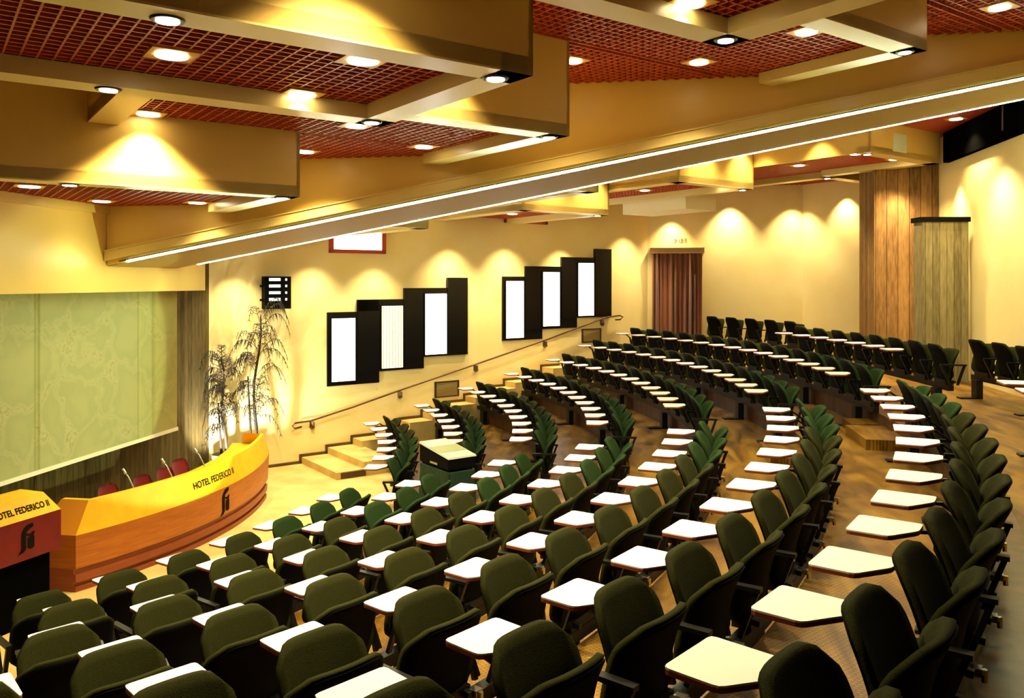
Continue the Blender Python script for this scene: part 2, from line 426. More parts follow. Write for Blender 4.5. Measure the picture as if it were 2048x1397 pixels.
# hanging duct box under the rear-left cell
bm = B(); qbox(bm, 19.25, 20.55, 3.2, 5.8, 4.83, 5.08, 1); bmesh.ops.recalc_face_normals(bm, faces=bm.faces)
tag(bm_obj('air_duct', bm, M['ductp']), 'cream boxed air duct hanging under the ceiling beside the curtained doorway', 'duct')
# black soffit box on the rear wall
bm = B(); box(bm, 16.97, 17.07, 2.45, 5.45, 5.47, 6.25)
sb = tag(bm_obj('black_wall_panel', bm, M['matt']), 'long matt black panel high on the rear wall at the top right', 'panel')
bm = B(); box(bm, 16.96, 16.97, 2.95, 2.98, 5.6, 6.0); bm_obj('panel_bar', bm, M['darkwood'], sb)
# pale grille on far fascia
bm = B(); a = 20.55
for i in range(8):
    z = 5.56 + i * .035
    qbox(bm, 20.2, 20.75, 11.46, 11.475, z, z + .022, 1)
qbox(bm, 20.18, 20.77, 11.46, 11.467, 5.54, 5.85, 1)
bmesh.ops.recalc_face_normals(bm, faces=bm.faces)
tag(bm_obj('air_grille', bm, M['paleg']), 'pale green square air grille on the fascia above the boarded column', 'grille')

# ------------------------------------------------------------------ girder with light strips
def zb(u): return 3.56 + .182 * (u - 5.0)
def slab(bm, u0, u1, v0, v1, za, zc, mi=0, top=None):
    hexa(bm, [(u0, v0, zb(u0) + za), (u1, v0, zb(u1) + za), (u1, v1, zb(u1) + za), (u0, v1, zb(u0) + za),
              (u0, v0, top or zb(u0) + zc), (u1, v0, top or zb(u1) + zc), (u1, v1, top or zb(u1) + zc), (u0, v1, top or zb(u0) + zc)], mi)
U0, U1 = 4.96, 17.07
bm = B(); slab(bm, U0, U1, -.8, .8, 0, 0, top=ZT); struct('ceiling', bm, M['fascia'])
bm = B(); slab(bm, U0, U1, -.86, -.8, .055, .17); slab(bm, U0, U1, -.875, -.8, .17, .185); slab(bm, U0, U1, .8, .86, .055, .17); struct('trim_2', bm, M['frame'])
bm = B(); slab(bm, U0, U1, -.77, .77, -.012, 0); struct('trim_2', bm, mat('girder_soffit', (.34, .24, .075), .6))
def strip_light(v, label):
    t = thing('strip_light', label, 'light', (U0, v, zb(U0)), 0, None)
    bm = B(); s = 1 if v > 0 else -1
    def rel(u0, u1, v0, v1, za, zc):
        hexa(bm, [(x - U0, y, zb(x) - zb(U0) + z) for z in (za, zc) for x, y in ((u0, v0), (u1, v0), (u1, v1), (u0, v1))])
    rel(U0 + .3, U1, min(0, s * .035), max(0, s * .035), -.016, .006); bm_obj('tube', bm, M['tube'], t)
    bm = B(); rel(U0 + .2, U1, min(0, s * .042), max(0, s * .042), .006, .02); bm_obj('channel', bm, M['black_metal'], t)
strip_light(-.805, 'long white light strip along the camera-side bottom edge of the sloping girder')
strip_light(.805, 'long white light strip along the window-side bottom edge of the sloping girder')

# ------------------------------------------------------------------ recessed lamps
dl = None
def downlight(p, z, label, target=None, power=130, cone=110, m=None, blend=.7, lit=True):
    global dl
    x, y = p
    if dl is None:
        dl = thing('recessed_downlight', label, 'light', (x, y, z), radians(45), 'recessed downlights in the red grid ceiling')
        bm = B(); box(bm, -.135, .135, -.135, .135, -.012, .03); bm_obj('trim_plate', bm, M['plate'], dl)
        bm = B(); cyl(bm, 0, 0, -.02, -.008, .095, 24); bm_obj('lamp_disc', bm, M['lamp'], dl)
    else:
        dup(dl, (x, y, z), radians(45), label, 'recessed downlights in the red grid ceiling')
    if lit:
        spot((x, y, z - .04), target or (x, y, 0), power, cone, blend)
cs = None
def corner_spot(p, z, label, power=45):
    global cs
    x, y = p
    if cs is None:
        cs = thing('corner_spotlight', label, 'light', (x, y, z), 0, 'small spotlights in the ceiling frame corners')
        bm = B(); cyl(bm, 0, 0, -.012, 0, .075, 24, .085); bm_obj('ring', bm, M['black_metal'], cs)
        bm = B(); cyl(bm, 0, 0, -.016, -.011, .055, 24); bm_obj('bulb', bm, M['lampw'], cs)
    else:
        dup(cs, (x, y, z), 0, label, 'small spotlights in the ceiling frame corners')
    if power: spot((x, y, z - .06), (x, y, 0), power, 85, .6, (1, .86, .6))
NP = 'camera-side ceiling'; 
DL = [  # a, b, cell z, label, power
 (14.66, 3.16, 'Q', 'square-plated downlight, upper-left one of the low hanging grid panel'), (15.45, 4.55, 'Q', 'square-plated downlight beside the big lit fascia, upper right of low grid panel'),
 (13.9, 4.61, 'Q', 'square-plated downlight near the far edge of the low hanging grid panel'),
 (11.0, 3.75, 'T1', 'small downlight just behind the far edge of the low panel, above the lit fascia scallop'), (11.8, 6.19, 'T1', 'downlight just under the pointed corner of the low hanging panel'),
 (10.84, 7.78, 'T1', 'downlight near the grid corner that meets the sloping girder'), (9.3, 6.47, 'T1', 'downlight peeping out beside the end of the cream fascia at left'),
 (8.68, 2.68, 'T0', 'leftmost downlight of the lowest grid strip'), (6.94, 3.88, 'T0', 'middle downlight of the lowest grid strip'), (7.6, 5.24, 'T0', 'rightmost downlight of the lowest grid strip'),
 (16.79, 7.21, 'R', 'large downlight at the top edge of the photo'), (13.83, 10.69, 'T2', 'downlight in the middle of the upper right grid'), (15.63, 10.69, 'T2', 'oval downlight at the upper edge of the right grid beside the frame'),
 (12.81, 9.14, 'T2', 'half-hidden downlight beside the cream box corner'), (16.79, 13.38, 'T3', 'downlight in the top right corner grid')]
for a, b, c, lab in DL:
    pw = {'T0': 60, 'T1': 120, 'Q': 130, 'R': 170, 'T2': 200, 'T3': 200}[c]
    if (a, b) == (11.0, 3.75): pw = 150
    if (a, b) == (9.3, 6.47): pw = 260
    if (a, b) == (8.68, 2.68): pw = 15
    if (a, b) == (6.94, 3.88): pw = 25
    downlight(AB(a, b), Z[c], lab, power=pw)
FARL = [(14.98, 3.22, 'Q', 'downlight in the orange-lit panel above the windows'), (17.98, 5.43, 'R', 'downlight in the ribbed panel before the duct'), (18.7, 7.5, 'R', 'downlight near the pointed end of the ribbed panel'),
 (20.62, 8.58, 'V', 'downlight in the red panel left of the column'), (21.67, 10.67, 'V', 'downlight in the red panel above the column'), (20.03, 10.6, 'V', 'downlight at the edge of the red panel under the fascia'),
 (20.74, 12.65, 'T3', 'downlight in the dark red ceiling beside the black box')]
for a, b, c, lab in FARL:
    downlight(AB(a, b, 1), Z[c], lab, power={'Q': 130, 'R': 150, 'V': 170, 'T3': 170}[c])
# further lamps out of the frame (same pattern) that light the near seats and the rear
for a, b, c, pw, lab in ((16.95, 3.9, 'R', 330, 'downlight above the top edge, over the big bright fascia'), (18.2, 9.6, 'T3', 90, 'downlight above the top edge, over the sixth row'), (18.6, 12.0, 'T3', 120, 'downlight above the top edge, over the seventh row')):
    downlight(AB(a, b), Z[c], lab, power=pw)
spot((*AB(11.3, 3.75), 4.8), (*AB(11.3, 3.75), 0), 170, 110, .4)
spot((*AB(13.95, 6.3), 5.55), (*AB(13.9, 6.3), 0), 260, 90, .6)
CS = [(16.12, 2.79, 4.60, 'ringed spotlight on the top left frame of the low panel'), (16.10, 5.50, 4.60, 'ringed spotlight at the right corner of the low panel'), (13.68, 5.50, 4.60, 'ringed spotlight at the pointed far corner of the low panel'),
 (13.68, 2.84, 4.60, 'ringed spotlight on the far frame of the low panel at left'), (13.28, 8.33, 4.73, 'ringed spotlight at the corner of the middle panel beside the girder'), (10.58, 2.93, 4.195, 'ringed spotlight under the left cream fascia'),
 (10.58, 5.62, 4.195, 'ringed spotlight at the right corner of the lowest panel'), (16.55, 8.0, 5.065, 'ringed spotlight at the pointed corner of the upper right panel'), (16.15, 12.12, 5.52, 'ringed spotlight at the right corner of the far upper grid')]
for a, b, z, lab in CS: corner_spot(AB(a, b), z, lab, power=12 if z < 4.3 else (25 if b < 3 else 45))
for a, b, z, lab in ((19.4, 11.27, 5.46, 'ringed spotlight at the corner of the far red panel'), (22.65, 8.1, 5.46, 'ringed spotlight on the small frame left of the column'), (16.1, 5.55, 4.60, 'ringed spotlight at the corner of the box above the right windows'), (19.0, 8.0, 5.06, 'ringed spotlight at the far corner of the ribbed panel')):
    corner_spot(AB(a, b, 1), z, lab, power=30)
# wall washers: lamps set close to walls and fascias (they throw the scallops)
def wash(x, y, z, tx, ty, tz, power, cone=75, blend=.8): spot((x, y, z), (tx, ty, tz), power, cone, blend, (1, .82, .48), .03)
def wall_pt(u, d=.25): return (u + d / sqrt(2), u - 1.43 - d / sqrt(2))
for u, z, pw in ((4.6, 3.9, 160), (5.6, 4.1, 150), (6.5, 4.1, 150), (7.7, 4.5, 190), (8.7, 4.55, 190), (9.8, 4.55, 190), (11.2, 4.9, 190)):
    x, y = wall_pt(u, .5); wash(x, y, z, x, y, 0, pw, 95, 1.0)
for x, y, z, pw in ((12.35, 10.02, 5.15, 150), (13.75, 10.0, 5.5, 260), (15.2, 9.95, 5.5, 230), (16.1, 9.35, 5.5, 150)): wash(x, y, z, x, y + .05, 0, pw, 88, .9)
wash(16.3, 5.75, 5.45, 16.45, 6.05, 2.5, 200, 62, .8)
wash(16.78, 4.95, 5.42, 16.82, 4.95, 0, 260, 70, 1.0); wash(16.55, 3.2, 5.4, 16.7, 3.2, 0, 170, 120, 1.0); wash(16.55, 1.3, 5.4, 16.7, 1.3, 0, 130, 120, 1.0)
for p, q, z, pw in ((8.55, 18.7, 5.95, 120), (8.6, 17.2, 5.95, 120), (6.05, 14.3, 5.55, 110), (6.05, 15.7, 5.55, 130), (10.2, 18.85, 5.95, 110)):
    spot((*PQ(p, q), z), (*PQ(p, q), 0), pw, 95, .9)
# stage-side lamps: wash for screen zone and palm corner
spot((6.6, 1.6, 4.1), (6.3, 2.2, 0.0), 320, 85, .8)
spot((7.4, 1.5, 4.5), (7.2, 2.0, 0.0), 160, 80, .8)

# ------------------------------------------------------------------ window-wall furniture
def wbox(bm, u0, u1, z0, z1, d0, d1, mi=0): wallbox(bm, u0, u1, z0, z1, d0, d1, mi)
def window(n, slabr, pane, d, lab, pm='pane'):
    bm = B()
    for (u0, u1, z0, z1) in slabr: wbox(bm, u0, u1, z0, z1, 0, d)
    bmesh.ops.recalc_face_normals(bm, faces=bm.faces)
    fr = struct('window_%d' % n, bm, M['winblack'])
    if pane:
        u0, u1, z0, z1 = pane
        bm = B(); wbox(bm, u0, u1, z0, z1, d, d + .004)
        if pm == 'panecurtain':
            pass
        bmesh.ops.recalc_face_normals(bm, faces=bm.faces); bm_obj('pane', bm, M[pm], fr)
        bm = B(); f = .018
        for r in ((u0 - f, u0, z0 - f, z1 + f), (u1, u1 + f, z0 - f, z1 + f), (u0, u1, z0 - f, z0), (u0, u1, z1, z1 + f)): wbox(bm, *r, d, d + .02)
        bmesh.ops.recalc_face_normals(bm, faces=bm.faces); bm_obj('pane_bead', bm, M['winblack'], fr)
window(1, [(5.81, 6.57, 1.38, 2.77)], (5.87, 6.21, 1.46, 2.65), .03, '')
window(2, [(6.24, 6.56, 2.78, 3.00), (6.585, 7.27, 1.60, 3.00), (6.24, 6.59, 1.61, 3.00)], (6.60, 6.93, 1.65, 2.87), .045, '', 'panecurtain')
window(3, [(6.95, 7.99, 1.83, 3.22)], (7.28, 7.64, 1.87, 3.10), .06, '')
window(4, [(7.66, 8.0, 1.83, 3.43)], None, .075, '')
window(5, [(8.65, 9.42, 2.07, 3.46)], (8.71, 9.05, 2.12, 3.36), .03, '')
window(6, [(9.08, 10.13, 2.29, 3.69)], (9.42, 9.76, 2.35, 3.56), .045, '')
window(7, [(9.80, 10.86, 2.52, 3.91)], (10.14, 10.48, 2.56, 3.78), .06, '')
window(8, [(10.51, 10.87, 2.52, 4.12)], None, .075, '')
def cler(n, u0, u1, z0, z1):
    f = .06
    bm = B()
    for r in ((u0, u0 + f, z0, z1), (u1 - f, u1, z0, z1), (u0, u1, z0, z0 + f + .01), (u0, u1, z1 - f, z1)): wbox(bm, *r, 0, .05)
    bmesh.ops.recalc_face_normals(bm, faces=bm.faces); fr = struct('window_%d' % n, bm, M['redframe'])
    bm = B(); wbox(bm, u0 + f, u1 - f, z0 + f, z1 - f, 0, .02); bmesh.ops.recalc_face_normals(bm, faces=bm.faces)
    bm_obj('pane', bm, M['pane'], fr)
cler(9, 5.84, 6.67, 3.89, 4.65); cler(10, 8.69, 9.52, 4.63, 5.3)
# folds of the pale curtain in the second window
bm = B()
for i in range(7):
    u = 6.62 + i * .045
    wbox(bm, u, u + .02, 1.66, 2.86, .049, .056 + .004 * (i % 2))
bmesh.ops.recalc_face_normals(bm, faces=bm.faces)
tag(bm_obj('window_curtain', bm, mat('cream_net', (.85, .75, .5), .9)), 'cream net curtain strips drawn across the second window from the left', 'curtain')
# wall vents
def wall_vent(u0, u1, z0, z1, lab):
    t = thing('wall_vent', lab, 'vent', (u0, u0 - 1.43, z0), 0)
    bm = B(); f = .025
    for r in ((u0, u0 + f, z0, z1), (u1 - f, u1, z0, z1), (u0, u1, z0, z0 + f), (u0, u1, z1 - f, z1)): wbox(bm, *r, 0, .03)
    for v in bm.verts: v.co -= Vector(t.location)
    bmesh.ops.recalc_face_normals(bm, faces=bm.faces); bm_obj('vent_frame', bm, M['bronze'], t)
    bm = B(); n = 9
    wbox(bm, u0 + f, u1 - f, z0 + f, z1 - f, 0, .008)
    for i in range(n):
        z = z0 + f + (z1 - z0 - 2 * f) * i / n; wbox(bm, u0 + f, u1 - f, z, z + .012, .008, .024)
    for v in bm.verts: v.co -= Vector(t.location)
    bmesh.ops.recalc_face_normals(bm, faces=bm.faces); bm_obj('louvre', bm, M['vent'], t)
wall_vent(7.46, 7.87, .97, 1.30, 'louvred wall vent low on the wall below the left group of windows')
wall_vent(10.25, 10.67, 1.93, 2.25, 'louvred wall vent below the upper end of the handrail')
# handrail
hr = thing('handrail', 'thin dark bronze handrail rising along the window wall above the stairs', 'handrail', (5.32, 3.89, .7), 0)
def wp(u, z, d=.09): return Vector((u + d / sqrt(2), u - 1.43 - d / sqrt(2), z)) - Vector((5.32, 3.89, .7))
pts = [wp(5.44, .69), wp(5.35, .67), wp(5.32, .72), wp(5.35, .77), wp(5.56, .78), wp(6.16, .96), wp(6.89, 1.21), wp(8.16, 1.62), wp(9.47, 2.05), wp(10.72, 2.50), wp(11.05, 2.54), wp(11.12, 2.50), wp(11.06, 2.44), wp(10.95, 2.44)]
bm = B(); tube(bm, pts, .018, 8); bm_obj('rail', bm, M['bronze'], hr, True)
for u, z in ((5.60, .77), (6.89, 1.19), (8.16, 1.60), (9.47, 2.03), (10.68, 2.46)):
    bm = B(); a = wp(u, z - .02); b = wp(u, z - .14, .03)
    bar(bm, a, wp(u, z - .10), .03, .05); bar(bm, wp(u, z - .10), b, .05, .05)
    bar(bm, wp(u, z - .02, .0), wp(u, z - .14, .0), .07, .05)
    bm_obj('bracket', bm, M['bronze'], hr)
# black panel with lit bars
pn = thing('wall_light_panel', 'black square wall panel with four lit bars above the palms', 'panel', (4.9, 3.47, 2.86), 0)
bm = B(); wbox(bm, 4.93, 5.27, 2.86, 3.44, .04, .20)
for z in (3.02, 3.27): wbox(bm, 4.90, 4.93, z - .02, z + .02, .06, .14)
for v in bm.verts: v.co -= Vector(pn.location)
bmesh.ops.recalc_face_normals(bm, faces=bm.faces); bm_obj('housing', bm, M['black'], pn)
for i, z in enumerate((3.03, 3.15, 3.27, 3.385)):
    bm = B(); wbox(bm, 4.985, 5.13, z - .024, z + .024, .20, .208); wbox(bm, 5.195, 5.215, z - .02, z + .02, .20, .208)
    for v in bm.verts: v.co -= Vector(pn.location)
    bmesh.ops.recalc_face_normals(bm, faces=bm.faces); bm_obj('lit_bar', bm, mat('white_bar', (.9, .9, .9), .4, emis=(.9, 1, 1), es=1.3), pn)

# exit marks, curtain, thermostat on the back wall
bm = B()
g = [(0, .03, 0, .10), (.01, .05, .04, .06), (.09, .115, .02, .085), (.13, .17, .0, .10), (.15, .19, .03, .06), (.21, .225, 0, .1), (.24, .25, .0, .1)]
for x0, x1, z0, z1 in g: box(bm, 12.42 + x0 * 1.15, 12.42 + x1 * 1.15, 10.325, 10.34, 4.33 + z0, 4.33 + z1)
tag(bm_obj('exit_sign', bm, mat('faint_grey_marks', (.35, .33, .2), .7)), 'small faint pictogram marks on the wall above the curtained doorway', 'sign')
cu = thing('door_curtain', 'heavy brown-red pleated curtain closing the doorway beside the window wall', 'curtain', (11.85, 10.25, 1.3), 0)
bm = B(); n = 160; W_ = 1.20; ztop = 4.06 - 1.3 - .0; zb_ = .35
rows = []
for j in range(9):
    z = zb_ + (ztop - zb_) * j / 8; row = []
    for i in range(n + 1):
        s = i / n; x = .03 + W_ * s
        amp = .035 + .02 * sin(s * 19)
        y = -.02 - amp * (1 + sin(s * 2 * pi * 11 + .8 * sin(s * 7) + .15 * sin(z * 2 + s * 9)))
        row.append(bm.verts.new((x, y, z)))
    rows.append(row)
for j in range(8):
    for i in range(n): bm.faces.new((rows[j][i], rows[j][i + 1], rows[j + 1][i + 1], rows[j + 1][i]))
def drape_mat():
    m = mat('brown_red_drape', (.2, .05, .02), .7, sheen=.3)
    return noisy(m, (.11, .022, .007), (.27, .085, .02), (7, 1, .4), 3)
bm_obj('drape', bm, drape_mat(), cu, True)
bm = B(); box(bm, -.02, 1.28, -.13, .085, 2.74, 2.86); box(bm, -.02, 1.28, -.14, .085, 2.86, 2.88); bm_obj('pelmet', bm, mat('wood_pelmet', (.38, .21, .07), .5), cu)
# board-formed column and fin
def px_col(): pass
bm = B()
prism(bm, [(15.98, 6.12), (17.07, 6.0), (17.07, 7.1), (16.0, 7.3)], 1.6, 5.56); bmesh.ops.recalc_face_normals(bm, faces=bm.faces)
struct('wall_column', bm, M['board_col'])
fin = thing('boarded_fin', 'short grey-brown board-faced pillar with a black cap in front of the column', 'pillar', (16.30, 4.26, 1.68), 0)
bm = B(); prism(bm, [(-.05, 0), (.70, .11), (.66, .42), (-.09, .31)], 0, 2.72); bmesh.ops.recalc_face_normals(bm, faces=bm.faces); bm_obj('shaft', bm, M['board_fin'], fin)
bm = B(); prism(bm, [(-.09, -.03), (.73, .09), (.69, .46), (-.13, .34)], 2.66, 2.74); bmesh.ops.recalc_face_normals(bm, faces=bm.faces); bm_obj('cap', bm, M['black'], fin)

# ------------------------------------------------------------------ seats
def shell_bm(side, thick, inset, off):
    """side=+1 backrest (upholstery faces +y), -1 tipped seat (faces -y)."""
    bm = B(); n = 12; W = (.248 if side > 0 else .218) - inset; H = (.225 if side > 0 else .24) - inset; zc = .56 if side > 0 else .608
    def pt(a, b, o):
        x = a * W * sqrt(1 - .32 * abs(b) ** 7); z = b * H * sqrt(1 - .32 * abs(a) ** 7)
        t = (z + .225) / .45
        y = (-.012 - .105 * t + .02 * sin(t * pi) - .012 * max(0, t - .75) * 4) if side > 0 else (-.012 - .13 * t + .025 * sin(t * pi))
        y += (.062 if side > 0 else .045) * abs(x / .245) ** 2.4
        return Vector((x, (y + o) * side + (0 if side > 0 else .03), zc + z))
    F = [[bm.verts.new(pt(-1 + 2 * i / n, -1 + 2 * j / n, off + thick)) for i in range(n + 1)] for j in range(n + 1)]
    K = [[bm.verts.new(pt(-1 + 2 * i / n, -1 + 2 * j / n, off)) for i in range(n + 1)] for j in range(n + 1)]
    for j in range(n):
        for i in range(n):
            bm.faces.new((F[j][i], F[j][i + 1], F[j + 1][i + 1], F[j + 1][i])); bm.faces.new((K[j][i], K[j + 1][i], K[j + 1][i + 1], K[j][i + 1]))
    for i in range(n):
        bm.faces.new((F[0][i], K[0][i], K[0][i + 1], F[0][i + 1])); bm.faces.new((F[n][i], F[n][i + 1], K[n][i + 1], K[n][i]))
        bm.faces.new((F[i][0], F[i + 1][0], K[i + 1][0], K[i][0])); bm.faces.new((F[i][n], K[i][n], K[i + 1][n], F[i + 1][n]))
    bmesh.ops.recalc_face_normals(bm, faces=bm.faces)
    return bm
def tablet_bm(z0, z1, gy=0):
    pts = [(.245, .52), (.245, .225), (.11, .225), (-.055, .33), (-.055, .52)]
    # round the corners
    out = []
    n = len(pts)
    for i in range(n):
        p = Vector(pts[i]); a = Vector(pts[i - 1]) - p; b = Vector(pts[(i + 1) % n]) - p
        r = .022
        for s in (0, .5, 1):
            q = p + a.normalized() * r * (1 - s) ** 2 + b.normalized() * r * s ** 2 if s != .5 else p + (a.normalized() + b.normalized()) * r * .25
            out.append((q.x, q.y))
    bm = B(); prism(bm, out[::-1], z0, z1); bmesh.ops.recalc_face_normals(bm, faces=bm.faces)
    return bm
def make_seat(green, tablet=True):
    t = thing('auditorium_seat', 'x', 'seat', (0, 0, 0))
    s = bm_obj('seat', shell_bm(-1, .034, 0, 0), M[green], t, True); bm_obj('seat_shell', shell_bm(-1, .012, .012, -.012), M['black'], s, True)
    b = bm_obj('backrest', shell_bm(1, .034, 0, 0), M[green], t, True); bm_obj('back_shell', shell_bm(1, .012, .012, -.012), M['black'], b, True)
    bm = B()
    for x in (-.30,):
        bar(bm, (x, -.13, .60), (x, .19, .60), .045, .022); bar(bm, (x, .18, .595), (x, .06, .34), .03, .025); bar(bm, (x, -.11, .595), (x, -.02, .34), .03, .025)
    bm_obj('armrest', bm, M['black_metal'], t)
    bm = B(); box(bm, -.17, .17, -.035, .07, .33, .39); bar(bm, (-.13, -.07, .36), (-.13, .02, .37), .03, .03); bar(bm, (.13, -.07, .36), (.13, .02, .37), .03, .03)
    bm_obj('hinge_block', bm, M['black_metal'], t)
    bm = B(); box(bm, .15, .20, -.09, -.04, .345, .375); cyl(bm, .175, -.10, .32, .37, .012, 8); bm_obj('hinge_bracket', bm, M['chrome'], t)
    if tablet:
        tb = bm_obj('writing_tablet', tablet_bm(.715, .722), M['white_lam'], t); bm_obj('edging', tablet_bm(.699, .7148), M['edge'], tb)
        bm = B(); bar(bm, (.18, .33, .69), (.255, .20, .685), .03, .018); bar(bm, (.255, .205, .685), (.262, .08, .60), .03, .018); bar(bm, (.262, .09, .61), (.262, .02, .36), .02, .03)
        bm_obj('tablet_arm', bm, M['black_metal'], t)
    return t
protos = {}
ORD = ['first', 'second', 'third', 'fourth', 'fifth', 'sixth', 'seventh', 'eighth', 'ninth', 'tenth', 'eleventh', 'twelfth', 'thirteenth', 'fourteenth', 'fifteenth', 'sixteenth']
ROWN = ['front', 'second', 'third', 'fourth', 'fifth', 'sixth', 'seventh', 'eighth', 'rear']
def place_seat(r, th, z, green, label, group, tablet=True, extra=0):
    th -= .09 / r
    x, y = r * cos(th), r * sin(th); rz = th + pi / 2    # local +y points to the arc centre
    key = (green, tablet)
    if key not in protos:
        protos[key] = make_seat(green, tablet); t = protos[key]
        t.location = (x, y, z); t.rotation_euler = (0, 0, rz + extra); t['label'] = label; t['group'] = group; return t
    return dup(protos[key], (x, y, z), rz + extra, label, group)
def bench(r, t0, t1, z, label, every=3.4):
    b = thing('seat_beam', label, 'beam', (r * cos(t0), r * sin(t0), z), 0, 'black seat beams on pedestals')
    L0 = Vector(b.location); n = max(2, int(abs(t1 - t0) * r / .3)); bm = B()
    ring = []
    for i in range(n + 1):
        t = t0 + (t1 - t0) * i / n
        ring.append([bm.verts.new(Vector((rr * cos(t), rr * sin(t), z + zz)) - L0) for rr, zz in ((r - .035, .25), (r + .035, .25), (r + .035, .325), (r - .035, .325))])
    for i in range(n):
        for k in range(4): bm.faces.new((ring[i][k], ring[i][(k + 1) % 4], ring[i + 1][(k + 1) % 4], ring[i + 1][k]))
    bm.faces.new(ring[0]); bm.faces.new(ring[-1][::-1]); bmesh.ops.recalc_face_normals(bm, faces=bm.faces)
    bm_obj('beam', bm, M['black_metal'], b)
    ln = abs(t1 - t0) * r; m_ = max(2, round(ln / 2.3) + 1)
    for i in range(m_):
        t = t0 + (t1 - t0) * (.06 + .88 * i / (m_ - 1)); c = Vector(((r - .06) * cos(t), (r - .06) * sin(t), z)) - L0; rot = Matrix.Translation(c) @ Matrix.Rotation(t, 4, 'Z')
        bm = B(); box(bm, -.045, .045, -.07, .07, .012, .26, mtx=rot); box(bm, -.26, .05, -.06, .06, .0, .02, mtx=rot); bmesh.ops.recalc_face_normals(bm, faces=bm.faces)
        bm_obj('pedestal', bm, M['black_metal'], b)
rows = [ # near end angle, near count, far start angle, far count   (degrees from the aisle axis)
 (-5.54, 7, 6.45, 7), (-5.8, 8, 6.9, 8), (-4.1, 10, 4.45, 10), (-4.16, 12, 4.41, 11), (-4.7, 12, 4.65, 12), (-3.43, 13, 3.53, 14), (-3.39, 13, 3.56, 15)]
for k, (ne, nn, fs, nf) in enumerate(rows):
    rt = 7.848 + 1.037 * k; pit = .6 / rt; z = DZ * k; r = rt + .52
    g1 = 'seats in the %s row, camera-side block' % ROWN[k]; g2 = 'seats in the %s row, window-side block' % ROWN[k]
    for i in range(nn):
        th = radians(ne) - i * pit; gr = 'green_lit' if i < 3 else 'green'  # seats by the aisle get the light-tinted fabric
        place_seat(r, th, z, gr, 'dark green tip-up seat with white tablet, %s from aisle, %s row, camera-side block' % (ORD[i], ROWN[k]), g1)
    bench(r, radians(ne) + pit * .42, radians(ne) - (nn - .58) * pit, z, 'black curved beam under the %s row of the camera-side block' % ROWN[k])
    for i in range(nf):
        th = radians(fs) + i * pit; gr = 'green_lit' if i < 4 else 'green'
        place_seat(r, th, z, gr, 'green tip-up seat with white tablet, %s from aisle, %s row, window-side block' % (ORD[i], ROWN[k]), g2)
    bench(r, radians(fs) - pit * .42, radians(fs) + (nf - .58) * pit, z, 'black curved beam under the %s row of the window-side block' % ROWN[k])
zH = 1.68; rt = 15.13; r = rt + .52; pit = .6 / rt
for i in range(8):
    th = radians(5.0) + i * pit
    place_seat(r, th, zH, 'green', 'dark tip-up seat, %s from aisle in the eighth row before the column' % ORD[i], 'seats in the eighth row, window-side block', tablet=i > 0)
bench(r, radians(5.0) - pit * .42, radians(5.0) + 7.42 * pit, zH, 'black beam under the eighth row in front of the boarded column')
for i in range(2):
    place_seat(r, radians(-7.3) - i * pit, zH, 'green', 'dark tip-up seat with tablet at the right edge of the photo, %s from aisle' % ORD[i], 'seats at the right edge, eighth row')
bench(r, radians(-7.3) + pit * .42, radians(-7.3) - 1.42 * pit, zH, 'short black beam under the two eighth-row seats at the right edge')
r = 16.6
for i in range(5):
    place_seat(r, radians(27.3) + i * .0405, zH, 'green', 'black-looking rear tip-up seat without tablet beside the brown curtain, %s from the right' % ORD[i], 'rear seats beside the curtain', tablet=False)
bench(r, radians(26.4), radians(27.3) + 4.4 * .0405, zH, 'black beam under the five rear seats beside the brown curtain')
for i in range(6):
    place_seat(r, radians(8.0) - i * .0362, zH, 'green', 'dark rear tip-up seat to the right of the grey pillar, %s from the pillar' % ORD[i], 'rear seats right of the grey pillar', tablet=False)
bench(r, radians(8.8), radians(8.0) - 5.4 * .0362, zH, 'black beam under the rear seats right of the grey pillar')

